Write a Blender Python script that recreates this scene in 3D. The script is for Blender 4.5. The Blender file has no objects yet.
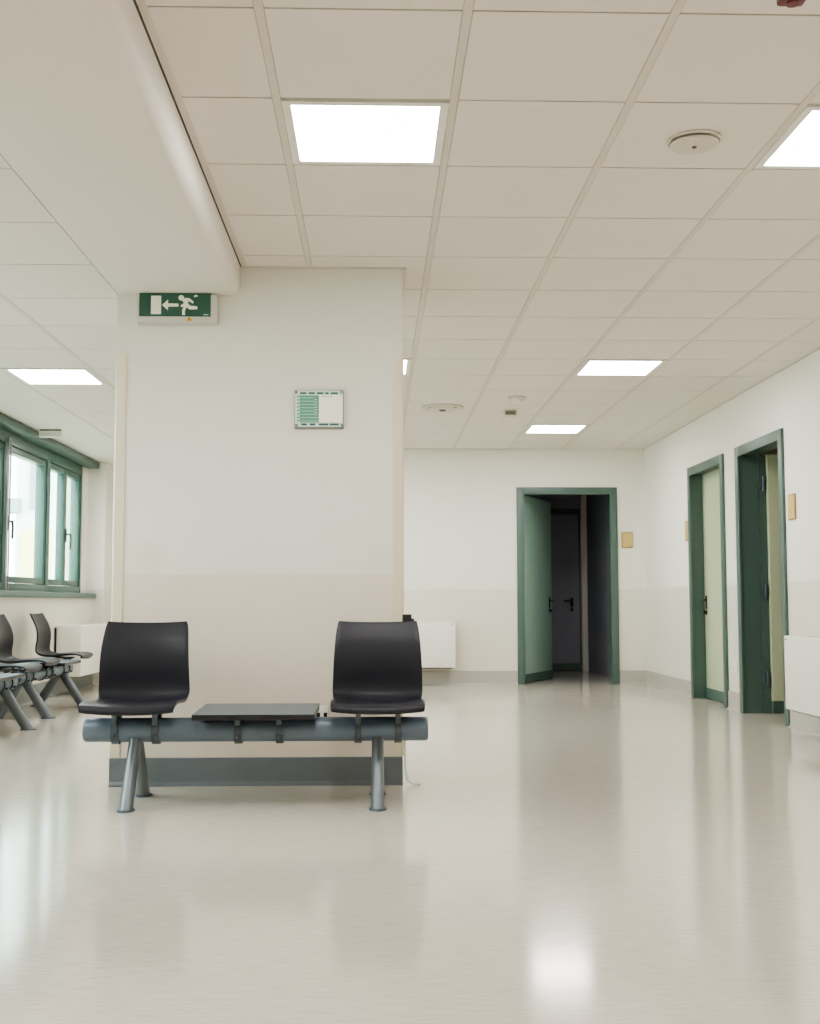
import bpy, bmesh, math, random
from mathutils import Vector, Matrix
random.seed(4)
sc = bpy.context.scene
COL = sc.collection
PI = math.pi

# ------------------------------------------------------------------ materials
def srgb(r, g, b):
    f = lambda c: (c/255/12.92) if c/255 <= .04045 else ((c/255+.055)/1.055)**2.4
    return (f(r), f(g), f(b), 1)

def mat(name, col, rough=.5, metal=0.0, noise=0.0, nscale=60, bump=0.0, spec=.5, coat=0.0):
    m = bpy.data.materials.new(name); m.use_nodes = True
    nt = m.node_tree; b = nt.nodes['Principled BSDF']
    b.inputs['Base Color'].default_value = col
    b.inputs['Roughness'].default_value = rough
    b.inputs['Metallic'].default_value = metal
    b.inputs['Specular IOR Level'].default_value = spec
    b.inputs['Coat Weight'].default_value = coat
    if noise or bump:
        tc = nt.nodes.new('ShaderNodeTexCoord')
        n = nt.nodes.new('ShaderNodeTexNoise'); n.inputs['Scale'].default_value = nscale
        n.inputs['Detail'].default_value = 4
        nt.links.new(tc.outputs['Object'], n.inputs['Vector'])
        if noise:
            mx = nt.nodes.new('ShaderNodeMix'); mx.data_type = 'RGBA'
            c = Vector(col[:3])
            mx.inputs['A'].default_value = (*(c*(1-noise)), 1)
            mx.inputs['B'].default_value = (*[min(1, v) for v in c*(1+noise)], 1)
            nt.links.new(n.outputs['Fac'], mx.inputs['Factor'])
            nt.links.new(mx.outputs['Result'], b.inputs['Base Color'])
        if bump:
            bp = nt.nodes.new('ShaderNodeBump'); bp.inputs['Strength'].default_value = bump
            bp.inputs['Distance'].default_value = .002
            nt.links.new(n.outputs['Fac'], bp.inputs['Height'])
            nt.links.new(bp.outputs['Normal'], b.inputs['Normal'])
    return m

def emit(name, col, s):
    m = bpy.data.materials.new(name); m.use_nodes = True
    nt = m.node_tree; nt.nodes.clear()
    o = nt.nodes.new('ShaderNodeOutputMaterial'); e = nt.nodes.new('ShaderNodeEmission')
    e.inputs['Color'].default_value = col; e.inputs['Strength'].default_value = s
    nt.links.new(e.outputs[0], o.inputs[0])
    return m

def wall_mat(name, upper, lower, split, rough_low=.35, stains=None):
    """painted plaster, washable darker dado paint below `split` metres"""
    m = bpy.data.materials.new(name); m.use_nodes = True
    nt = m.node_tree; b = nt.nodes['Principled BSDF']; L = nt.links.new
    geo = nt.nodes.new('ShaderNodeNewGeometry'); sep = nt.nodes.new('ShaderNodeSeparateXYZ')
    L(geo.outputs['Position'], sep.inputs[0])
    gt = nt.nodes.new('ShaderNodeMath'); gt.operation = 'GREATER_THAN'; gt.inputs[1].default_value = split
    L(sep.outputs['Z'], gt.inputs[0])
    n = nt.nodes.new('ShaderNodeTexNoise'); n.inputs['Scale'].default_value = 9; n.inputs['Detail'].default_value = 8
    n.inputs['Roughness'].default_value = .7
    L(geo.outputs['Position'], n.inputs['Vector'])
    def var(c, a):
        mx = nt.nodes.new('ShaderNodeMix'); mx.data_type = 'RGBA'
        v = Vector(c[:3])
        mx.inputs['A'].default_value = (*(v*(1-a)), 1); mx.inputs['B'].default_value = (*(v*(1+a)), 1)
        L(n.outputs['Fac'], mx.inputs['Factor']); return mx.outputs['Result']
    mx = nt.nodes.new('ShaderNodeMix'); mx.data_type = 'RGBA'
    L(gt.outputs[0], mx.inputs['Factor'])
    L(var(lower, .06), mx.inputs['A']); L(var(upper, .025), mx.inputs['B'])
    out = mx.outputs['Result']
    for (px, py, pz, rad) in (stains or []):
        d = nt.nodes.new('ShaderNodeVectorMath'); d.operation = 'DISTANCE'; d.inputs[1].default_value = (px, py, pz)
        L(geo.outputs['Position'], d.inputs[0])
        mr = nt.nodes.new('ShaderNodeMapRange'); mr.inputs['From Min'].default_value = 0; mr.inputs['From Max'].default_value = rad
        mr.inputs['To Min'].default_value = .28; mr.inputs['To Max'].default_value = 0
        L(d.outputs['Value'], mr.inputs['Value'])
        m2 = nt.nodes.new('ShaderNodeMix'); m2.data_type = 'RGBA'
        m2.inputs['B'].default_value = srgb(196, 190, 150)
        L(mr.outputs[0], m2.inputs['Factor']); L(out, m2.inputs['A']); out = m2.outputs['Result']
    L(out, b.inputs['Base Color'])
    rr = nt.nodes.new('ShaderNodeMix'); L(gt.outputs[0], rr.inputs['Factor'])
    rr.inputs['A'].default_value = rough_low; rr.inputs['B'].default_value = .8
    L(rr.outputs['Result'], b.inputs['Roughness'])
    n2 = nt.nodes.new('ShaderNodeTexNoise'); n2.inputs['Scale'].default_value = 160
    L(geo.outputs['Position'], n2.inputs['Vector'])
    bp = nt.nodes.new('ShaderNodeBump'); bp.inputs['Strength'].default_value = .12; bp.inputs['Distance'].default_value = .001
    L(n2.outputs['Fac'], bp.inputs['Height']); L(bp.outputs['Normal'], b.inputs['Normal'])
    return m

def floor_mat():
    m = bpy.data.materials.new('vinyl_floor'); m.use_nodes = True
    nt = m.node_tree; b = nt.nodes['Principled BSDF']; L = nt.links.new
    geo = nt.nodes.new('ShaderNodeNewGeometry')
    mp = nt.nodes.new('ShaderNodeMapping'); mp.inputs['Scale'].default_value = (7, 55, 1)
    L(geo.outputs['Position'], mp.inputs['Vector'])
    n = nt.nodes.new('ShaderNodeTexNoise'); n.inputs['Scale'].default_value = 1.6; n.inputs['Detail'].default_value = 7
    n.inputs['Roughness'].default_value = .75
    L(mp.outputs[0], n.inputs['Vector'])
    cr = nt.nodes.new('ShaderNodeValToRGB')
    cr.color_ramp.elements[0].position = .25; cr.color_ramp.elements[0].color = FLOOR_A
    cr.color_ramp.elements[1].position = .75; cr.color_ramp.elements[1].color = FLOOR_B
    L(n.outputs['Fac'], cr.inputs[0]); L(cr.outputs[0], b.inputs['Base Color'])
    n3 = nt.nodes.new('ShaderNodeTexNoise'); n3.inputs['Scale'].default_value = 1.3; n3.inputs['Detail'].default_value = 3
    L(geo.outputs['Position'], n3.inputs['Vector'])
    mr = nt.nodes.new('ShaderNodeMapRange'); mr.inputs['To Min'].default_value = .09; mr.inputs['To Max'].default_value = .16
    L(n3.outputs['Fac'], mr.inputs['Value']); L(mr.outputs[0], b.inputs['Roughness'])
    b.inputs['IOR'].default_value = 1.8
    mp2 = nt.nodes.new('ShaderNodeMapping'); mp2.inputs['Scale'].default_value = (1, 1, 1)
    L(geo.outputs['Position'], mp2.inputs['Vector'])
    n2 = nt.nodes.new('ShaderNodeTexNoise'); n2.inputs['Scale'].default_value = 9; n2.inputs['Detail'].default_value = 3
    L(mp2.outputs[0], n2.inputs['Vector'])
    bp = nt.nodes.new('ShaderNodeBump'); bp.inputs['Strength'].default_value = .06; bp.inputs['Distance'].default_value = .002
    L(n2.outputs['Fac'], bp.inputs['Height']); L(bp.outputs['Normal'], b.inputs['Normal'])
    return m

def glass_mat():
    m = bpy.data.materials.new('window_glass'); m.use_nodes = True
    nt = m.node_tree; nt.nodes.clear(); L = nt.links.new
    o = nt.nodes.new('ShaderNodeOutputMaterial'); mx = nt.nodes.new('ShaderNodeMixShader')
    t = nt.nodes.new('ShaderNodeBsdfTransparent'); t.inputs[0].default_value = (.90, .97, .94, 1)
    g = nt.nodes.new('ShaderNodeBsdfGlossy'); g.inputs['Roughness'].default_value = .02
    g.inputs[0].default_value = (.8, .95, .9, 1)
    mx.inputs[0].default_value = .16
    L(t.outputs[0], mx.inputs[1]); L(g.outputs[0], mx.inputs[2]); L(mx.outputs[0], o.inputs[0])
    return m

FLOOR_A = srgb(184, 175, 163); FLOOR_B = srgb(216, 208, 197)
M = dict(
    wall=wall_mat('wall_paint', srgb(230, 228, 218), srgb(220, 216, 204), 1.04),
    column=wall_mat('column_paint', srgb(223, 222, 212), srgb(221, 210, 197), 1.035,
                    stains=[(-1.12, 5.84, 1.12, .10), (.03, 5.84, 1.12, .10)]),
    gloom_wall=mat('gloom_tint', srgb(150, 152, 164), .7, noise=.05),  # white walls darkened in colour to stand for the unlit room
    floor=floor_mat(),
    tile=mat('ceiling_tile', srgb(224, 218, 210), .9, noise=.03, nscale=300, bump=.15),
    tbar=mat('ceiling_grid_bar', srgb(210, 203, 192), .6, noise=.02),
    gap=mat('ceiling_gap', srgb(112, 104, 94), .9, noise=.02),
    beam=mat('beam_plaster', srgb(226, 220, 212), .8, noise=.02, nscale=8, bump=.05),
    skirt=mat('skirting_vinyl', srgb(176, 172, 163), .4, noise=.06, nscale=40),
    skirt_col=mat('column_skirting_shaded', srgb(108, 114, 120), .28, noise=.06, nscale=40),  # shade under the bench put into the skirting colour
    skirt_dark=mat('window_skirting_vinyl', srgb(118, 124, 122), .4, noise=.06, nscale=40),  # skirting tone darkened for the shade beneath the fan coil unit
    guard=mat('corner_guard_vinyl', srgb(216, 208, 184), .3, noise=.02),
    green=mat('green_paint', srgb(80, 101, 94), .38, noise=.03, nscale=20),
    green_win=mat('green_window_paint', srgb(66, 98, 90), .35, noise=.03, nscale=20),
    leaf=mat('pale_green_laminate', srgb(186, 194, 164), .4, noise=.02, nscale=15),
    leaf_shaded=mat('shaded_leaf_laminate', srgb(150, 178, 168), .4, noise=.02, nscale=15),  # same laminate as the other leaves, doorway shade mixed into its colour
    metal=mat('dull_steel', srgb(150, 152, 150), .35, .9, noise=.03),
    black=mat('black_plastic', srgb(28, 28, 32), .35, noise=.05, nscale=200, bump=.1),
    shell=mat('black_seat_shell', srgb(46, 46, 52), .36, noise=.05, nscale=250, bump=.12, spec=.22),
    beamsteel=mat('blue_grey_powder_coat', srgb(104, 118, 132), .38, .25, noise=.03),
    legsteel=mat('grey_leg_metal', srgb(116, 123, 128), .36, .5, noise=.03),
    bracket=mat('bracket_steel', srgb(84, 94, 102), .4, .3, noise=.03),
    table=mat('charcoal_table_laminate', srgb(78, 92, 104), .33, noise=.06, nscale=90),
    white=mat('white_enamel', srgb(228, 226, 218), .4, noise=.01),
    offwhite=mat('off_white_plastic', srgb(206, 200, 188), .5, noise=.02),
    shade=mat('vent_shadow', srgb(110, 106, 98), .7, noise=.02),
    ochre=mat('ochre_plate', srgb(196, 172, 112), .5, noise=.06, nscale=30),
    ochre_edge=mat('ochre_edge', srgb(170, 140, 92), .5, noise=.05),
    sign_green=mat('sign_green', srgb(52, 92, 78), .3, noise=.03),
    sign_white=mat('sign_white', srgb(246, 244, 230), .5, noise=.005),
    sign_frame=mat('sign_silver', srgb(206, 204, 196), .3, .2, noise=.02),
    sign_yellow=mat('sign_yellow', srgb(214, 170, 40), .5, noise=.02),
    board_green=mat('board_green', srgb(92, 152, 130), .5, noise=.06, nscale=120),
    board_dark=mat('board_dark_green', srgb(50, 96, 84), .5, noise=.04),
    board_mint=mat('board_mint', srgb(196, 220, 208), .5, noise=.02),
    board_grey=mat('board_grey_edge', srgb(128, 126, 122), .4, .3, noise=.02),
    maroon=mat('maroon_plastic', srgb(104, 48, 52), .4, noise=.03),
    lamp=emit('lamp_diffuser', (1, .975, .96, 1), 15.5),
    lamp_dim_added=emit('added_dim_diffuser', (1, .985, .95, 1), 1),
    glass=glass_mat(),
    facade=mat('facade_plaster', srgb(214, 222, 218), .8, noise=.03, nscale=3),
    facade_yellow=mat('facade_yellow', srgb(226, 214, 150), .8, noise=.03, nscale=3),
    facade_grey=mat('facade_grey', srgb(140, 158, 152), .8, noise=.03, nscale=3),
    ground=mat('outdoor_paving', srgb(170, 170, 165), .9, noise=.08, nscale=3),
)

# ------------------------------------------------------------------ mesh helpers
class MB:
    def __init__(self): self.bm = bmesh.new()
    def quad(self, pts, mi=0):
        f = self.bm.faces.new([self.bm.verts.new(p) for p in pts]); f.material_index = mi; return f
    def box(self, x0, y0, z0, x1, y1, z1, mi=0, rot=None, bev=0):
        bm2 = bmesh.new()
        r = bmesh.ops.create_cube(bm2, size=1)
        for v in bm2.verts:
            v.co = Vector(((x0+x1)/2+v.co.x*(x1-x0), (y0+y1)/2+v.co.y*(y1-y0), (z0+z1)/2+v.co.z*(z1-z0)))
        if bev:
            bmesh.ops.bevel(bm2, geom=bm2.edges[:], offset=bev, segments=3, profile=.5, affect='EDGES')
        self._merge(bm2, mi, rot); return self
    def _merge(self, bm2, mi, rot=None):
        if rot is not None: bm2.transform(rot)
        mp = {}
        for v in bm2.verts: mp[v] = self.bm.verts.new(v.co)
        for f in bm2.faces:
            try: nf = self.bm.faces.new([mp[v] for v in f.verts]); nf.material_index = mi
            except ValueError: pass
        bm2.free()
    def cyl(self, p0, p1, r0, r1=None, seg=28, mi=0):
        r1 = r0 if r1 is None else r1
        p0, p1 = Vector(p0), Vector(p1); d = p1-p0
        q = d.to_track_quat('Z', 'Y').to_matrix()
        A = [self.bm.verts.new(p0+q @ Vector((r0*math.cos(2*PI*i/seg), r0*math.sin(2*PI*i/seg), 0))) for i in range(seg)]
        B = [self.bm.verts.new(p1+q @ Vector((r1*math.cos(2*PI*i/seg), r1*math.sin(2*PI*i/seg), 0))) for i in range(seg)]
        for i in range(seg):
            f = self.bm.faces.new((A[i], A[(i+1) % seg], B[(i+1) % seg], B[i])); f.material_index = mi
        self.bm.faces.new(A[::-1]).material_index = mi; self.bm.faces.new(B).material_index = mi
        return self
    def ellip(self, p0, p1, ax, ay, bx, by, seg=32):
        """slanted tube with level oval ends"""
        A = [self.bm.verts.new((p0[0]+ax*math.cos(2*PI*i/seg), p0[1]+ay*math.sin(2*PI*i/seg), p0[2])) for i in range(seg)]
        B = [self.bm.verts.new((p1[0]+bx*math.cos(2*PI*i/seg), p1[1]+by*math.sin(2*PI*i/seg), p1[2])) for i in range(seg)]
        for i in range(seg): self.bm.faces.new((A[i], A[(i+1) % seg], B[(i+1) % seg], B[i]))
        self.bm.faces.new(A[::-1]); self.bm.faces.new(B)
        return self
    def lathe(self, prof, origin=(0, 0, 0), seg=40, mi=0):
        """profile of (radius, z) turned about the vertical axis"""
        o = Vector(origin); rings = []
        for r, z in prof:
            if r < 1e-6: rings.append([self.bm.verts.new(o+Vector((0, 0, z)))])
            else: rings.append([self.bm.verts.new(o+Vector((r*math.cos(2*PI*i/seg), r*math.sin(2*PI*i/seg), z))) for i in range(seg)])
        for a, b in zip(rings, rings[1:]):
            for i in range(seg):
                j = (i+1) % seg
                if len(a) == 1 and len(b) == 1: continue
                if len(a) == 1: f = self.bm.faces.new((a[0], b[j], b[i]))
                elif len(b) == 1: f = self.bm.faces.new((a[i], a[j], b[0]))
                else: f = self.bm.faces.new((a[i], a[j], b[j], b[i]))
                f.material_index = mi
        return self
    def prism(self, pts, depth, plane='xz', off=0, mi=0):
        """closed outline extruded; plane xz -> along y from off to off+depth, yz -> along x, xy -> along z"""
        def P(a, b, d):
            return {'xz': (a, d, b), 'yz': (d, a, b), 'xy': (a, b, d)}[plane]
        A = [self.bm.verts.new(P(a, b, off)) for a, b in pts]
        B = [self.bm.verts.new(P(a, b, off+depth)) for a, b in pts]
        n = len(pts)
        for i in range(n):
            self.bm.faces.new((A[i], A[(i+1) % n], B[(i+1) % n], B[i])).material_index = mi
        self.bm.faces.new(A[::-1]).material_index = mi; self.bm.faces.new(B).material_index = mi
        return self
    def tube(self, pts, r, seg=12, mi=0):
        pts = [Vector(p) for p in pts]
        for a, b in zip(pts, pts[1:]): self.cyl(a, b, r, seg=seg, mi=mi)
        return self
    def build(self, name, mats, parent=None, smooth=True, bev=0, angle=35):
        bm = self.bm
        bmesh.ops.recalc_face_normals(bm, faces=bm.faces[:])
        me = bpy.data.meshes.new(name); bm.to_mesh(me); bm.free()
        if not isinstance(mats, (list, tuple)): mats = [mats]
        for m in mats: me.materials.append(m)
        if smooth:
            for p in me.polygons: p.use_smooth = True
            me.set_sharp_from_angle(angle=math.radians(angle))
        o = bpy.data.objects.new(name, me); COL.objects.link(o)
        if parent is not None: o.parent = parent
        if bev:
            b = o.modifiers.new('bevel', 'BEVEL'); b.width = bev; b.segments = 3; b.limit_method = 'ANGLE'
            b.angle_limit = math.radians(40)
        return o

def tag(o, label, cat, group=None):
    o['label'] = label; o['category'] = cat
    if group: o['group'] = group
    return o
def thing(name, label, cat, loc=(0, 0, 0), rz=0, group=None):
    o = bpy.data.objects.new(name, None); COL.objects.link(o)
    o.empty_display_size = .1
    o.location = loc; o.rotation_euler = (0, 0, rz)
    return tag(o, label, cat, group)
def struct(o):
    o['kind'] = 'structure'; return o
def copy_tree(o, parent=None):
    c = o.copy(); COL.objects.link(c); c.parent = parent
    for ch in list(o.children): copy_tree(ch, c)
    return c

# ------------------------------------------------------------------ dimensions
EYE = .895
HC, HL = 2.593, 2.450            # ceiling right of the beam, lower ceiling on the window side
XW, YB = 2.985, 12.83            # right wall, far wall
XA, YA = -.336, 3.232            # ceiling grid origin
CX0, CX1, CY0, CY1 = -1.303, .135, 5.84, 6.44   # column
BX1 = -.683                      # right side of the beam
XP, XWIN, XPIL, YPIL = -3.10, -3.24, -2.985, 12.95
YBL = 13.5
Y_BACK = -3.0

# ------------------------------------------------------------------ camera
cam = bpy.data.cameras.new('camera'); co = bpy.data.objects.new('camera', cam); COL.objects.link(co)
cam.sensor_fit = 'HORIZONTAL'; cam.sensor_width = 36; cam.lens = 1167.35*36/820
cam.clip_start = .05; cam.clip_end = 200
yaw, pitch, roll = .0295, .0774, -.0014
fw = Vector((math.sin(yaw)*math.cos(pitch), math.cos(yaw)*math.cos(pitch), math.sin(pitch)))
rt = Vector((math.cos(yaw), -math.sin(yaw), 0)); up = rt.cross(fw)
r2 = rt*math.cos(roll)+up*math.sin(roll); u2 = -rt*math.sin(roll)+up*math.cos(roll)
mw = Matrix((r2, u2, -fw)).transposed().to_4x4(); mw.translation = (0, 0, EYE)
co.matrix_world = mw
sc.camera = co

# ------------------------------------------------------------------ floor and outside ground
b = MB(); b.box(-3.3, Y_BACK-.1, -.05, 6.2, 15.5, 0); struct(b.build('floor', M['floor'], smooth=False))

# ------------------------------------------------------------------ ceilings
LIGHTS_R = [(0, 1), (3, 1), (3, 8), (0, 8), (3, 13), (0, -5), (3, -5), (0, 13)]
def ceil_tiles(mb, xs, ys, z, skip, runners, t=.014, g=.0048, bar=.0135):
    for i in range(len(xs)-1):
        for j in range(len(ys)-1):
            if skip(i, j): continue
            x0, x1, y0, y1 = xs[i], xs[i+1], ys[j], ys[j+1]
            a0 = x0+(bar+.0016 if x0 in runners else .004); a1 = x1-(bar+.0016 if x1 in runners else .004)
            mb.box(a0, y0+g, z, a1, y1-g, z+t, 0)
    for x in xs:
        if x in runners: mb.box(x-bar, ys[0], z-.001, x+bar, ys[-1], z+t, 1)
    mb.box(xs[0]-.12, ys[0]-.1, z+t, xs[-1]+.1, ys[-1]+.1, z+t+.02, 2)

b = MB()
xs = [BX1] + [XA+.6*k for k in range(0, 6)] + [XW]
ys = [YA+.6*n for n in range(-10, 17)]; ys[-1] = YB
run = set(xs[1:-1])
sk = {(k+1, n+10) for k, n in LIGHTS_R}
ceil_tiles(b, xs, ys, HC, lambda i, j: (i, j) in sk, run)
struct(b.build('ceiling', [M['tile'], M['tbar'], M['gap']], smooth=False))

LX = [-3.24, -3.1, -2.5, -1.9, CX0]
LYs = [4.72+.6*n for n in range(-13, 15)]; LYs[-1] = YBL
LIGHTS_L = [(2, 18), (2, 11), (2, 4), (2, 24)]
b = MB()
ceil_tiles(b, LX, LYs, HL, lambda i, j: (i, j) in LIGHTS_L, set(LX[1:-1]), g=.0045)
struct(b.build('ceiling_left', [M['tile'], M['tbar'], M['gap']], smooth=False))

# beam box with rounded lower edge; dies into the column, continues behind it
def beam_profile():
    p = [(CX0+.004, HC), (CX0+.004, HL-.004)]
    r = .055
    for a in range(0, 7):
        t = a/6*PI/2
        p.append((BX1-r+r*math.sin(t)-.004, HL-.004+r-r*math.cos(t)))
    p += [(BX1-.004, HC)]
    return p
b = MB()
b.prism(beam_profile(), CY0-Y_BACK, 'xz', Y_BACK)
struct(b.build('trim_1', M['beam'], angle=25))
b = MB(); b.prism(beam_profile(), YB-CY1, 'xz', CY1); struct(b.build('trim_2', M['beam'], angle=25))
# wall angles where the right ceiling meets beam and column
b = MB(); b.box(BX1+.008, Y_BACK, HC-.001, BX1+.03, CY0, HC+.004); b.box(BX1, CY0-.024, HC-.004, CX1+.02, CY0, HC-.001)
b.box(CX1, CY0-.02, HC-.004, CX1+.02, CY1, HC-.001)
struct(b.build('trim_3', M['tbar'], smooth=False))
b = MB(); b.box(XW-.022, Y_BACK, HC-.004, XW, YB, HC-.001); b.box(BX1, YB-.022, HC-.004, XW, YB, HC-.001)
struct(b.build('trim_4', M['tbar'], smooth=False))

# ------------------------------------------------------------------ walls
T = .14
D1 = (9.86, 10.98); D2 = (8.39, 9.51)         # door frames in the right wall (outer)
DB = (1.556, 2.674)                            # door frame in the far wall
HD = 2.165
AR = .08                                       # architrave width
b = MB()
prev = Y_BACK
for lo, hi in (D2, D1):
    b.box(XW, prev, 0, XW+T, lo+AR*.5, HC); b.box(XW, lo+AR*.5, HD-AR*.5, XW+T, hi-AR*.5, HC)
    prev = hi-AR*.5
b.box(XW, prev, 0, XW+T, YB+T, HC)
struct(b.build('wall_right', M['wall'], smooth=False))
b = MB()
b.box(-1.0, YB, 0, DB[0]+AR*.5, YB+T, HC); b.box(DB[0]+AR*.5, YB, HD-AR*.5, DB[1]-AR*.5, YB+T, HC)
b.box(DB[1]-AR*.5, YB, 0, XW, YB+T, HC)
struct(b.build('wall_back', M['wall'], smooth=False))
b = MB(); b.box(-3.3, YBL, 0, -1.0, YBL+T, HC); b.box(-1.1, YB+T, 0, -1.0, YBL, HC)
struct(b.build('wall_back_left', M['wall'], smooth=False))
b = MB(); b.box(-3.3, Y_BACK-T, 0, XW+T, Y_BACK, HC+.05); struct(b.build('wall_front', M['wall'], smooth=False))
# window side: parapet, lintel, pillar at the far end, solid stretch beside the camera
WZ0, WZ1 = 1.0, 2.32
WY0, WY1 = 3.42, 12.72
b = MB()
b.box(XP-.25, Y_BACK, 0, XP, YPIL, .945)
b.box(XP-.25, Y_BACK, .945, XP, WY0, HL)
b.box(XWIN-.12, WY0, WZ1, XWIN, WY1, HC); b.box(XWIN-.12, WY1, .9, XWIN+.06, YPIL, HC)
b.box(XP-.25, YPIL, 0, XPIL, YBL, HC)
struct(b.build('wall_left', M['wall'], smooth=False))
# column
b = MB(); b.box(CX0, CY0, 0, CX1, CY1, HC)
struct(b.build('wall_column', M['column'], smooth=False))

# rooms glimpsed behind the doors
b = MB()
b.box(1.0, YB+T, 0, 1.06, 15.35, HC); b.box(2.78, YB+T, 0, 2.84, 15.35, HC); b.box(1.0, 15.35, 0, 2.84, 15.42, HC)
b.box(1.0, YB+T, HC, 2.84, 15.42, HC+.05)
struct(b.build('wall_dark_room', M['gloom_wall'], smooth=False))
b = MB()
b.box(XW+T, 6.4, 0, 6.0, 6.46, HC); b.box(6.0, 6.4, 0, 6.06, 12.6, HC); b.box(XW+T, 12.54, 0, 6.06, 12.6, HC)
b.box(XW+T, 6.4, HC, 6.06, 12.6, HC+.05)
struct(b.build('wall_side_room', M['wall'], smooth=False))

# skirtings, coved at the foot
def skirt_prof(h, t=.009, toe=.028):
    return [(0, 0), (toe, 0), (toe, .003), (t+.006, .009), (t, .022), (t, h-.004), (t-.004, h), (0, h)]
def skirting(name, x0, y0, x1, y1, h, m, toe=.028):
    """runs from (x0,y0) to (x1,y1); the room lies on its right-hand side"""
    L = math.hypot(x1-x0, y1-y0); b = MB()
    b.prism([(a, z) for a, z in skirt_prof(h, toe=toe)], L, 'yz', 0)
    o = b.build(name, m, smooth=False)
    o.location = (x0, y0, 0)
    o.matrix_world = Matrix.Translation((x0, y0, 0)) @ Matrix.Rotation(math.atan2(y1-y0, x1-x0), 4, 'Z') @ Matrix.Scale(-1, 4, (0, 1, 0))
    o.data.transform(Matrix.Scale(-1, 4, (0, 1, 0))); o.data.flip_normals()
    o.matrix_world = Matrix.Translation((x0, y0, 0)) @ Matrix.Rotation(math.atan2(y1-y0, x1-x0), 4, 'Z')
    return struct(o)
skirting('baseboard_back', -1.0, YB, DB[0], YB, .15, M['skirt'])
skirting('baseboard_back', DB[1], YB, XW, YB, .15, M['skirt'])
skirting('baseboard_right', XW, YB, XW, D1[1], .15, M['skirt'])
skirting('baseboard_right', XW, D1[0], XW, D2[1], .15, M['skirt'])
skirting('baseboard_right', XW, D2[0], XW, Y_BACK, .15, M['skirt'])
skirting('baseboard_left', XP, Y_BACK, XP, YPIL, .16, M['skirt_dark'])
skirting('baseboard_column', CX0, CY0, CX1, CY0, .137, M['skirt_col'], toe=.016)

# corner guards on the column
def guard(name, x, sx):
    b = MB(); t = .006; w = .05; r = .012
    pts = [(0, 0)]
    out = [(sx*w*-1, -t)]
    arc = [(sx*(t-r+r*math.sin(a)), -t+r-r*math.cos(a)) for a in [i/6*PI/2 for i in range(7)]]
    pts = [(-sx*w, 0), (-sx*w, -t)] + arc + [(sx*t, w), (0, w), (0, 0)]
    b.prism(pts, 2.01, 'xy', .138)
    o = b.build(name, M['guard']); o.location = (x, CY0, 0); return struct(o)
guard('trim_5', CX0, -1); guard('trim_6', CX1, 1)

# ------------------------------------------------------------------ doors
def frame(parent, W, H, depth):
    b = MB()
    b.box(0, -.022, 0, AR, 0, H, bev=.003); b.box(W-AR, -.022, 0, W, 0, H, bev=.003); b.box(AR, -.022, H-AR, W-AR, 0, H, bev=.003)
    i = AR-.012
    b.box(i-.03, -.004, 0, i, depth+.012, H-i); b.box(W-i, -.004, 0, W-i+.03, depth+.012, H-i); b.box(i-.03, -.004, H-i, W-i+.03, depth+.012, H-i+.03)
    return b.build('door_frame', M['green'], parent)
def leaf_door(parent, w, h, m, hx, side=1):
    """leaf in its own frame: hinge axis at x=0, leaf to +x, faces at y=0 (front) and y=.04"""
    e = bpy.data.objects.new('door_leaf', None); COL.objects.link(e); e.parent = parent
    b = MB(); b.box(0, 0, .1, w, .04, h, bev=.002); b.build('panel', m, e)
    b = MB(); b.box(0, -.003, .008, w, .043, .1); b.build('kick_plate', M['green'], e)
    b = MB()
    b.box(hx-.02, -.008, .83, hx+.02, 0, .955, bev=.003)
    b.cyl((hx, -.008, .915), (hx, -.05, .915), .009); b.cyl((hx, -.045, .915), (hx+side*.11, -.045, .915), .009)
    b.build('handle', M['black'], e)
    b = MB(); b.cyl((hx, 0, .80), (hx, -.009, .80), .021); b.box(hx-.006, -.03, .785, hx+.006, -.009, .812); b.build('lock', M['black'], e)
    return e
def door(name, loc, rz, W, H):
    o = bpy.data.objects.new(name, None); COL.objects.link(o); o.location = loc; o.rotation_euler = (0, 0, rz)
    return struct(o)

i = AR-.012
d = door('door_1', (XW, D1[1], 0), -PI/2, D1[1]-D1[0], HD); frame(d, D1[1]-D1[0], HD, T)
e = leaf_door(d, 1.12-2*i, HD-i, M['leaf'], .065); e.location = (i, T-.035, 0)
d = door('door_2', (XW, D2[1], 0), -PI/2, D2[1]-D2[0], HD); frame(d, D2[1]-D2[0], HD, T)
e = leaf_door(d, 1.12-2*i-.01, HD-i, M['leaf'], .90); e.location = (i+.05, T+.075, 0); e.rotation_euler = (0, 0, math.radians(93))
for z in (.22, .92, 1.80):
    b = MB(); b.cyl((i+.03, T+.045, z), (i+.03, T+.045, z+.12), .012); b.box(i, T+.02, z+.01, i+.03, T+.045, z+.11)
    b.build('hinge', M['bracket'], d)
b = MB(); b.box(i, T+.014, 0, i+.012, T+.075, HD-i); b.build('rebate_strip', M['green'], d)
d = door('door_3', (DB[0], YB, 0), 0, DB[1]-DB[0], HD); frame(d, DB[1]-DB[0], HD, T)
e = leaf_door(d, 1.12-2*i-.01, HD-i-.005, M['leaf_shaded'], .87, -1); e.location = (i+.045, T+.02, 0); e.rotation_euler = (0, 0, math.radians(64))
b = MB(); b.box(2.70, 15.24, 0, 2.775, 15.345, HC-.01, bev=.004); struct(b.build('trim_10', M['white']))
# closed door at the end of the dark room
d = door('door_4', (1.80, 15.35, 0), 0, .95, 2.13); frame(d, .95, 2.13, -.02)
e = leaf_door(d, .80, 2.05, M['gloom_wall'], .70, -1); e.location = (.075, -.045, 0)

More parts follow.
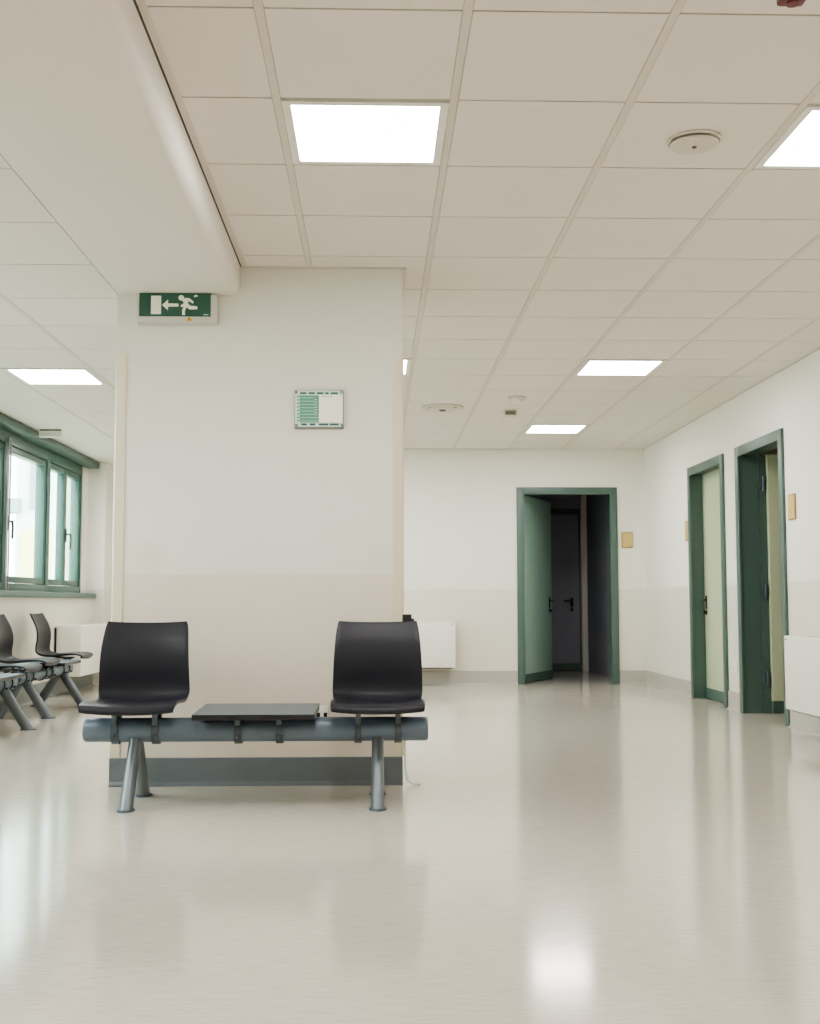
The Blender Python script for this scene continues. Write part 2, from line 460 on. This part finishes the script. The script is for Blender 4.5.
# ------------------------------------------------------------------ windows
def sash(parent, x0, x1, handle_x=None, hs=1, dz=0):
    f = .055; z0, z1 = .075, WZ1-WZ0-.05
    b = MB()
    b.box(x0, -.045, z0, x0+f, .03, z1, bev=.004); b.box(x1-f, -.045, z0, x1, .03, z1, bev=.004)
    b.box(x0+f, -.045, z0, x1-f, .03, z0+f, bev=.004); b.box(x0+f, -.045, z1-f, x1-f, .03, z1, bev=.004)
    s = b.build('sash', M['green_win'], parent)
    b = MB(); b.box(x0+f-.005, -.012, z0+f-.005, x1-f+.005, -.004, z1-f+.005); b.build('pane', M['glass'], s)
    if handle_x is not None:
        b = MB(); b.box(handle_x-.014, -.06, .52, handle_x+.014, -.045, .66, bev=.003)
        b.cyl((handle_x, -.06, .60), (handle_x, -.095, .60), .010)
        b.tube([(handle_x, -.095, .61), (handle_x+.004*hs, -.10, .56), (handle_x+.012*hs, -.095, .45)], .011)
        b.build('handle', M['green'], s)
def window(name, ya, yb, two=True):
    W = yb-ya; Hh = WZ1-WZ0
    o = bpy.data.objects.new(name, None); COL.objects.link(o)
    o.location = (XWIN, ya, WZ0); o.rotation_euler = (0, 0, PI/2); struct(o)
    b = MB(); f = .045
    b.box(0, -.055, 0, f, .06, Hh, bev=.003); b.box(W-f, -.055, 0, W, .06, Hh, bev=.003)
    b.box(f, -.055, 0, W-f, .06, f+.025, bev=.003); b.box(f, -.055, Hh-f, W-f, .06, Hh, bev=.003)
    b.build('window_frame', M['green_win'], o)
    if two:
        sash(o, f+.004, W/2-.003); sash(o, W/2+.003, W-f-.004, W/2+.03)
    else:
        sash(o, f+.004, W-f-.004, f+.035)
    return o
edges = [12.72, 11.42, 10.10, 8.80, 7.60, 6.40]
for n, (hi, lo) in enumerate(zip(edges, edges[1:])):
    window('window_%d' % (n+1), lo, hi, two=(n != 1))
# the run of glazing continues towards the camera as one fixed light
o = window('window_6', 3.42, 6.40)
# round guide tubes in front of the mullions
for y in (10.10, 8.80):
    b = MB(); b.cyl((XWIN+.085, y-.03, WZ0), (XWIN+.085, y-.03, WZ1), .009); b.cyl((XWIN+.085, y+.03, WZ0), (XWIN+.085, y+.03, WZ1), .007)
    struct(b.build('trim_7' if y > 10 else 'trim_8', M['metal']))
b = MB(); b.box(XWIN-.02, WY0, .945, XP+.035, YPIL-.002, WZ0, bev=.006)
struct(b.build('window_sill', M['green_win']))
# green pelmet box over the windows
b = MB(); b.box(XWIN+.05, WY0, HL-.072, XP+.04, YPIL-.002, HL-.006, bev=.003); b.box(XWIN, WY0, WZ1-.004, XWIN+.05, YPIL-.002, HL-.006)
struct(b.build('trim_9', M['green_win']))

# ------------------------------------------------------------------ lights
LBL_R = {(0, 1): 'nearest whole glowing light panel, in ceiling before the column',
         (3, 1): 'glowing square light panel cut off by the right edge of the picture',
         (3, 8): 'larger of the two glowing panels in ceiling before the far wall, above green doors',
         (0, 8): 'glowing light panel mostly hidden behind the column, only its right edge showing',
         (3, 13): 'small glowing light panel nearest the far wall, over the dark doorway'}
def light_panel(x0, y0, z, label, dim=False):
    t = thing('ceiling_light', label, 'ceiling light', (x0+.3, y0+.3, z), 0, 'square ceiling light panels')
    b = MB(); o, i, h = .285, .255, .02
    for s in (-1, 1):
        b.box(s*i if s > 0 else -o, -o, -.004, o if s > 0 else -i, o, h)
        b.box(-i, s*i if s > 0 else -o, -.004, i, o if s > 0 else -i, h)
    b.build('frame', M['white'], t, smooth=False)
    b = MB(); b.box(-i, -i, .002, i, i, .012)
    b.build('diffuser', M['lamp_dim_added'] if dim else M['lamp'], t, smooth=False)
    return t
for k, n in LIGHTS_R:
    light_panel(XA+.6*k, YA+.6*n, HC, LBL_R.get((k, n), 'square light panel in the ceiling, out of the picture or behind the column'))
for q, (i_, j_) in enumerate(LIGHTS_L):
    light_panel(LX[i_], LYs[j_], HL, ['glowing light panel in the lower ceiling near the green windows',
                'square light panel in the lower ceiling, out of the picture'][0 if q == 0 else 1])
light_panel(4.6, 9.2, HC-.02, 'unseen light panel added in the room behind the open right-hand door', True)  # dim unseen panel put in to lighten the open door leaf

# ------------------------------------------------------------------ ceiling devices
t = thing('ceiling_vent', 'round off-white ceiling vent with a dropped disc, near the large light panels', 'vent', (1.172, 4.15, HC))
b = MB(); b.lathe([(.0, 0), (.099, 0), (.101, -.006), (.093, -.010), (.088, -.006), (.0, -.006)]); b.build('rim', M['offwhite'], t)
b = MB(); b.lathe([(.0, -.013), (.082, -.013), (.088, -.017), (.084, -.023), (0, -.027)]); b.build('disc', M['offwhite'], t)
b = MB(); b.lathe([(0, -.026), (.009, -.026), (.008, -.031), (0, -.033)], seg=16); b.build('screw', M['shade'], t)
b = MB(); b.cyl((0, 0, -.005), (0, 0, -.015), .03); b.build('stem', M['shade'], t)
t = thing('ceiling_vent', 'ring-shaped white ceiling vent far off, beside the column edge', 'vent', (.58, 10.06, HC))
b = MB(); b.lathe([(.13, 0), (.185, 0), (.187, -.01), (.16, -.02), (.13, -.01)]); b.build('rim', M['offwhite'], t)
b = MB(); b.lathe([(0, -.003), (.13, -.003), (.13, -.001)]); b.build('throat', M['shade'], t)
b = MB(); b.lathe([(0, -.012), (.118, -.012), (.122, -.016), (.11, -.024), (0, -.026)]); b.build('disc', M['offwhite'], t)
b = MB(); b.lathe([(0, -.026), (.03, -.026), (.026, -.036), (0, -.038)], seg=20); b.build('screw', M['shade'], t)
b = MB(); b.cyl((0, 0, -.003), (0, 0, -.013), .03); b.build('stem', M['shade'], t)
t = thing('smoke_detector', 'small round white smoke detector on the ceiling', 'smoke detector', (1.17, 9.55, HC))
b = MB(); b.lathe([(0, 0), (.075, 0), (.077, -.015), (.07, -.02), (0, -.02)]); b.build('base', M['offwhite'], t)
b = MB(); b.lathe([(0, -.02), (.055, -.02), (.052, -.038), (.03, -.046), (0, -.047)]); b.build('cover', M['white'], t)
t = thing('ceiling_sensor', 'small boxy sensor with a dark face hanging from the far ceiling', 'sensor', (1.19, 10.25, HC))
b = MB(); b.box(-.06, -.06, -.05, .06, .06, 0, bev=.008); b.build('housing', M['offwhite'], t)
b = MB(); b.box(-.045, -.066, -.045, .045, -.058, -.012, bev=.003); b.build('dark_face', M['shade'], t)
t = thing('alarm_sounder', 'dark maroon box on the ceiling at the top edge of the picture', 'alarm', (1.155, 3.085, HC))
b = MB(); b.box(-.037, -.03, -.04, .037, .03, 0, bev=.008); b.build('body', M['maroon'], t)
b = MB(); b.cyl((0, 0, -.047), (0, 0, -.038), .018); b.build('lens', M['maroon'], t)
t = thing('slim_fixture', 'slim white fixture under the ceiling at the green window pelmet', 'light fixture', (-2.92, 10.5, HL))
b = MB(); b.box(-.10, -.03, -.07, .10, .03, -.014, bev=.006); b.build('bar', M['white'], t)
b = MB(); b.box(-.09, -.025, -.014, .09, .025, 0); b.build('shadow_gap', M['shade'], t)  # dark block standing for the shadow gap above the bar

# ------------------------------------------------------------------ exit sign
t = thing('exit_sign', 'green and white exit sign with running figure and left arrow on the column', 'exit sign', (-.999, CY0, 2.378))
K = .00503
b = MB()
prof = [(0, .066), (-.042, .066), (-.05, .06), (-.05, -.062), (-.044, -.076), (-.02, -.084), (0, -.084)]
b.prism(prof, .40, 'yz', -.20); b.build('housing', M['sign_frame'], t, bev=.004)
b = MB(); b.box(.185, -.046, -.07, .206, -.002, .064, bev=.01); b.build('end_cap', M['sign_frame'], t)
def S(cx, cy): return ((cx/6.833+120-177)*K, (306.5-(270+cy/6.833))*K)
def poly(mb, pts, d=.0008, off=-.0535):
    mb.prism([S(*p) for p in pts], d, 'xz', off)
b = MB(); x0, z1 = S(137, 160); x1, z0 = S(622, 320); b.box(x0, -.0527, z0, x1, -.0495, z1); b.build('face', M['sign_green'], t, smooth=False)
b = MB(); poly(b, [(217, 178), (285, 178), (285, 305), (217, 305)]); b.build('door_symbol', M['sign_white'], t, smooth=False)
b = MB(); poly(b, [(292, 242), (332, 203), (332, 230), (403, 232), (403, 252), (332, 253), (332, 278)]); b.build('arrow', M['sign_white'], t, smooth=False)
b = MB()
poly(b, [(421+19*math.cos(a*PI/10), 191+19*math.sin(a*PI/10)) for a in range(20)])
poly(b, [(428, 212), (446, 192), (476, 193), (506, 218), (500, 230), (474, 214), (464, 226), (482, 246), (530, 250), (530, 270), (478, 271), (456, 256), (447, 284), (448, 310), (428, 310), (428, 278), (438, 252), (424, 256), (416, 246), (441, 226)], off=-.0535)
b.build('running_figure', M['sign_white'], t, smooth=False)
b = MB(); poly(b, [(506, 184), (512, 171), (528, 170), (536, 182), (524, 181), (518, 187)]); b.build('smoke_symbol', M['sign_white'], t, smooth=False)
b = MB()
for k in range(4): poly(b, [(573+9*k, 303), (579+9*k, 303), (579+9*k, 311), (573+9*k, 311)])
b.build('small_print', M['board_mint'], t, smooth=False)
b = MB()
x, z = S(478, 338)
b.prism([(x-.014, z-.008), (x+.014, z-.008), (x, z+.013)], .012, 'xz', -.0525); b.build('warning_mark', M['sign_yellow'], t, smooth=False)

# ------------------------------------------------------------------ notice board
t = thing('notice_board', 'small white framed notice board with a green table on the column', 'notice board', (-.285, CY0, 1.859))
def N(cx, cy): return ((cx/10.25+280-319.3)*.00504, (410-(380+cy/10.25))*.00504)
def bar(mb, x0, y0, x1, y1, off=-.0212, d=.0008):
    a = N(x0, y0); c = N(x1, y1); mb.box(a[0], off, c[1], c[0], off+d, a[1])
b = MB(); bar(b, 152, 98, 655, 492, off=-.018, d=.0195); o = b.build('backing', M['board_grey'], t, bev=.003)
b = MB(); bar(b, 158, 104, 648, 478, off=-.0204, d=.0026); b.build('sheet', M['board_mint'], t, smooth=False)
b = MB(); bar(b, 402, 152, 640, 432, off=-.0208); b.build('white_field', M['sign_white'], t, smooth=False)
b = MB(); bar(b, 205, 155, 398, 435, off=-.0208); b.build('green_table', M['board_green'], t, smooth=False)
b = MB()
for y in range(8): bar(b, 212, 178+y*34, 392 if y > 4 else 350, 182+y*34)
for y in range(6): bar(b, 355, 196+y*26, 382, 203+y*26)
b.build('table_lines', M['board_mint'], t, smooth=False)
b = MB()
for x0, x1 in ((208, 275), (295, 360), (380, 447), (466, 500), (520, 595)): bar(b, x0, 122, x1, 141)
for x0, x1 in ((222, 280), (310, 366), (402, 500), (514, 605)): bar(b, x0, 443, x1, 464)
for k in range(8): bar(b, 180, 160+k*36, 200, 172+k*36)
for k in range(4): bar(b, 425+30*k, 165, 445+30*k, 171)
bar(b, 395, 155, 400, 435)
b.build('lettering', M['board_dark'], t, smooth=False)
for cx, cy in ((170, 122), (632, 117), (175, 465), (638, 462)):
    x, z = N(cx, cy); b = MB(); b.cyl((x, -.0204, z), (x, -.027, z), .0075, seg=18); b.build('fixing_screw', M['board_grey'], t)

# ------------------------------------------------------------------ sockets and door plates
def socket(loc, rz, label, w=.055):
    t = thing('wall_socket', label, 'socket', loc, rz, 'wall sockets')
    b = MB(); b.box(-w, -.012, -.034, w, 0, .034, bev=.004); b.build('plate', M['white'], t)
    for s in (-.02, .015):
        b = MB(); b.box(s-.009, -.0135, -.02, s+.009, -.011, .002); b.build('outlet', M['black'], t)
    return t
socket((-.262, CY0, .352), 0, 'white wall socket with two dark outlets on the column, beside the bench table', .03)
t = thing('blank_socket', 'small plain white socket plate on the right wall between the two side doors', 'socket', (XW, 9.67, .35), -PI/2)
b = MB(); b.box(-.06, -.01, -.035, .06, 0, .035, bev=.004); b.build('plate', M['white'], t)
b = MB(); b.box(-.025, -.0115, -.014, .025, -.009, .014); b.build('insert', M['offwhite'], t)
def plate(loc, rz, label, w, h):
    t = thing('door_sign', label, 'door sign', loc, rz, 'ochre signs beside the doors')
    b = MB(); b.box(-w/2, -.012, -h/2, w/2, 0, h/2, bev=.003); b.build('backing', M['ochre_edge'], t)
    b = MB(); b.box(-w/2+.012, -.0145, -h/2+.01, w/2-.006, -.011, h/2-.01); b.build('plate', M['ochre'], t)
plate((2.781, YB, 1.582), 0, 'ochre door sign on the far wall beside the dark doorway', .125, .175)
plate((XW, 11.06, 1.573), -PI/2, 'ochre door sign at the far side of the closed pale green door', .14, .19)
plate((XW, 8.245, 1.574), -PI/2, 'ochre door sign right of the open side door', .14, .185)

# ------------------------------------------------------------------ fan coil units
def fan_coil(loc, rz, L, label, D=.225, H=.49):
    """local: back against y=0, front at y=-D, x from 0 to L, z from 0 (its underside)"""
    t = thing('fan_coil_unit', label, 'fan coil unit', loc, rz, 'white fan coil units on the walls')
    b = MB(); b.box(0, -D, 0, L, 0, H, bev=.007); b.build('casing', M['white'], t)
    b = MB()
    n = int((L-.3)/.03)
    for k in range(n): b.box(.15+k*.03, -D+.05, H-.001, .15+k*.03+.016, -.06, H+.0015)
    b.build('top_grille', M['offwhite'], t, smooth=False)
    b = MB(); b.box(.03, -D+.03, -.012, L-.03, -.02, .004); b.build('bottom_grille', M['shade'], t, smooth=False)
    for x in (.03, L-.03):
        b = MB(); b.cyl((x, -D, H-.025), (x, -D-.002, H-.025), .008, seg=16); b.build('screw', M['shade'], t)
    return t
fan_coil((-.36, YB, .197), 0, 1.22, 'white fan coil unit on the far wall, peeking from behind the column')
fan_coil((XW, 7.86, .179), -PI/2, 1.22, 'white fan coil unit on the right wall at the edge of the picture')
t = fan_coil((XP, 11.43, .185), PI/2, 1.3, 'white fan coil unit under the green windows, behind the left benches', D=.255)
b = MB(); b.box(-.012, -.02, .20, -.001, -.004, .47); b.build('black_strip', M['black'], t)

# ------------------------------------------------------------------ beam seating
BZ, BR = .325, .054
PROF = [(-.216, .425), (-.224, .434), (-.212, .444), (-.16, .449), (-.08, .445), (.0, .435), (.09, .431), (.150, .440), (.186, .470),
        (.193, .52), (.183, .58), (.180, .64), (.192, .70), (.214, .755), (.236, .80)]
HWID = [.200, .204, .207, .208, .207, .205, .204, .207, .210, .209, .207, .204, .200, .195, .189]
SIDE = [.000, .002, .004, .008, .012, .015, .018, .026, .032, .034, .032, .028, .022, .016, .014]
def cr(p0, p1, p2, p3, t):
    return .5*((2*p1)+(-p0+p2)*t+(2*p0-5*p1+4*p2-p3)*t*t+(-p0+3*p1-3*p2+p3)*t**3)
def sample(arr, u):
    n = len(arr)-1; k = min(int(u), n-1); t = u-k
    g = lambda q: arr[max(0, min(n, q))]
    return cr(g(k-1), g(k), g(k+1), g(k+2), t)
def seat_mesh(parent, x):
    bm = bmesh.new(); NU, NV = 42, 16; grid = []
    ya = [p[0] for p in PROF]; za = [p[1] for p in PROF]
    for a in range(NU+1):
        u = a/NU*(len(PROF)-1)
        y, z = sample(ya, u), sample(za, u)
        e = .05; u1, u0 = min(u+e, len(PROF)-1), max(u-e, 0)
        ty, tz = sample(ya, u1)-sample(ya, u0), sample(za, u1)-sample(za, u0)
        l = math.hypot(ty, tz); ny, nz = -tz/l, ty/l
        w, s = sample(HWID, u), sample(SIDE, u); row = []
        for c in range(NV+1):
            v = -1+2*c/NV
            # round the outline at the four free corners
            ww = w
            if a > NU-3: ww = w-.004*((a-(NU-3))/3)**2
            front = .016*(1-v*v) if a < 8 else 0
            row.append(bm.verts.new((x+ww*v, y+ny*s*v*v-front*(1-a/8), z+nz*s*abs(v)**2.4-(.014*(1-v*v)*(1-a/8) if a < 8 else 0))))
        grid.append(row)
    for a in range(NU):
        for c in range(NV): bm.faces.new((grid[a][c], grid[a][c+1], grid[a+1][c+1], grid[a+1][c]))
    bmesh.ops.recalc_face_normals(bm, faces=bm.faces[:])
    me = bpy.data.meshes.new('seat_shell'); bm.to_mesh(me); bm.free()
    me.materials.append(M['shell'])
    for p in me.polygons: p.use_smooth = True
    o = bpy.data.objects.new('seat_shell', me); COL.objects.link(o); o.parent = parent
    s = o.modifiers.new('thick', 'SOLIDIFY'); s.thickness = .012; s.offset = 0
    bv = o.modifiers.new('edge', 'BEVEL'); bv.width = .004; bv.segments = 2; bv.limit_method = 'ANGLE'; bv.angle_limit = math.radians(50)
    return o
def bracket(parent, x, top):
    b = MB(); w = .016; N_ = 18
    outer = []; inner = []
    for k in range(N_+1):
        a = math.radians(-215+250*k/N_)
        outer.append((math.cos(a)*(BR+.010), BZ+math.sin(a)*(BR+.010))); inner.append((math.cos(a)*(BR-.001), BZ+math.sin(a)*(BR-.001)))
    b.prism(outer+inner[::-1], 2*w, 'yz', x-w)
    b.prism([(-.058, BZ+.018), (-.040, BZ+.03), (-.048, top), (-.09, top), (-.088, top-.014), (-.066, top-.018)], 2*w*.7, 'yz', x-w*.7)
    b.prism([(.058, BZ+.018), (.040, BZ+.03), (.048, top), (.09, top), (.088, top-.014), (.066, top-.018)], 2*w*.7, 'yz', x-w*.7)
    b.box(x-w*.7, -.10, top-.008, x+w*.7, .10, top)
    b.cyl((x, -.078, BZ-.028), (x, -.060, BZ-.028), .008, seg=12)
    return b.build('bracket', M['bracket'], parent)
def bench(label, loc, rz):
    t = thing('beam_seat_bench', label, 'bench', loc, rz, 'beam seating benches')
    b = MB(); b.cyl((-.765, 0, BZ), (.765, 0, BZ), BR, seg=40); b.build('beam', M['beamsteel'], t)
    for s in (-1, 1):
        b = MB(); b.cyl((s*.765, 0, BZ), (s*.772, 0, BZ), BR*.97, BR*.9, seg=40); b.build('end_cap', M['bracket'], t)
    for x in (-.542, .545):
        for s in (-1, 1):
            b = MB(); b.ellip((x, s*.012, BZ-.03), (x, s*.195, .008), .027, .042, .029, .046)
            l = b.build('leg', M['legsteel'], t)
            b = MB(); b.ellip((x, s*.20, 0), (x, s*.199, .010), .039, .058, .036, .055); b.build('foot_pad', M['bracket'], l)
        sh = seat_mesh(t, x)
        for q in (-.088, .092): bracket(t, x+q, .424)
    b = MB()
    b.prism([(-.245, .388), (-.245, .413), (.185, .425), (.185, .395)], .53, 'yz', -.258)
    tt = b.build('table_top', [M['table'], M['black']], t, bev=.003)
    for p in tt.data.polygons: p.material_index = 0 if p.normal.z > .8 else 1
    for q in (-.082, .104): bracket(t, .0+q, .394)
    return t
proto = bench('black two-seat beam bench with small table, standing in front of the column', (-.535, 5.355, 0), 0)
for lab, loc, rz in (('farther black-seated beam bench along the window wall, beside the fan coil unit', (-2.745, 9.80, 0), PI/2),
                     ('nearer beam bench by the windows, mostly cut off by left picture edge', (-2.655, 7.885, 0), PI/2)):
    c = copy_tree(proto); c.location = loc; c.rotation_euler = (0, 0, rz); c['label'] = lab

t = thing('black_clip', 'small black stepped clip on top corner of the right seat back', 'clip', (.166, 5.595, .793))
b = MB(); b.box(-.038, -.016, -.008, .006, .022, .046, bev=.004); b.box(.004, -.014, -.012, .018, .02, .026, bev=.003); b.build('body', M['black'], t)
b = MB(); b.box(.017, -.012, -.02, .026, .018, .008, bev=.002); b.build('lip', M['black'], t)

# white sealing strip peeling at the foot of the column's right corner
t = MB()
t.tube([(CX1+.012, CY0-.016, .30), (CX1+.010, CY0-.016, .18), (CX1+.012, CY0-.018, .09), (CX1+.02, CY0-.024, .03), (CX1+.045, CY0-.03, .010), (CX1+.085, CY0-.03, .006)], .005, seg=8)
tag(t.build('sealing_strip', M['white']), 'thin white strip peeling off the foot of the column corner onto floor', 'strip')

# ------------------------------------------------------------------ outside
b = MB(); b.box(-60, -30, -4.2, -3.6, 80, -4.0); struct(b.build('ground_outside', M['ground'], smooth=False))
t = thing('neighbouring_building', 'pale building with a yellow lower wall seen through the green windows', 'building', (-12, 40, -4))
b = MB(); b.box(1.6, -6, 0, 9, 14, 13); b.build('wall', M['facade'], t, smooth=False)
b = MB(); b.box(1.75, -6.06, 0, 2.6, -5.9, 7.0); b.build('yellow_wall', M['facade_yellow'], t, smooth=False)
b = MB(); b.box(.6, -6.3, 7.5, 1.75, -5.6, 7.9); b.build('ledge', M['facade_grey'], t, smooth=False)
for x in (2.0, 3.6, 5.6):
    for z in (5.2, 8.2):
        b = MB(); b.box(x, -6.08, z+2.4, x+.5, -5.98, z+3.9); b.build('window', M['facade_grey'], t, smooth=False)

# ------------------------------------------------------------------ world and look
w = bpy.data.worlds.new('sky'); sc.world = w; w.use_nodes = True
nt = w.node_tree; bg = nt.nodes['Background']
bg.inputs['Color'].default_value = (.93, .98, 1, 1); bg.inputs['Strength'].default_value = 7
sc.view_settings.view_transform = 'AgX'
sc.view_settings.look = 'AgX - Medium High Contrast'
sc.view_settings.exposure = 1.06
sc.cycles.max_bounces = 10; sc.cycles.diffuse_bounces = 6; sc.cycles.transparent_max_bounces = 12
sc.cycles.use_denoising = True
sc.cycles.caustics_reflective = False; sc.cycles.caustics_refractive = False
sc.cycles.sample_clamp_indirect = 6
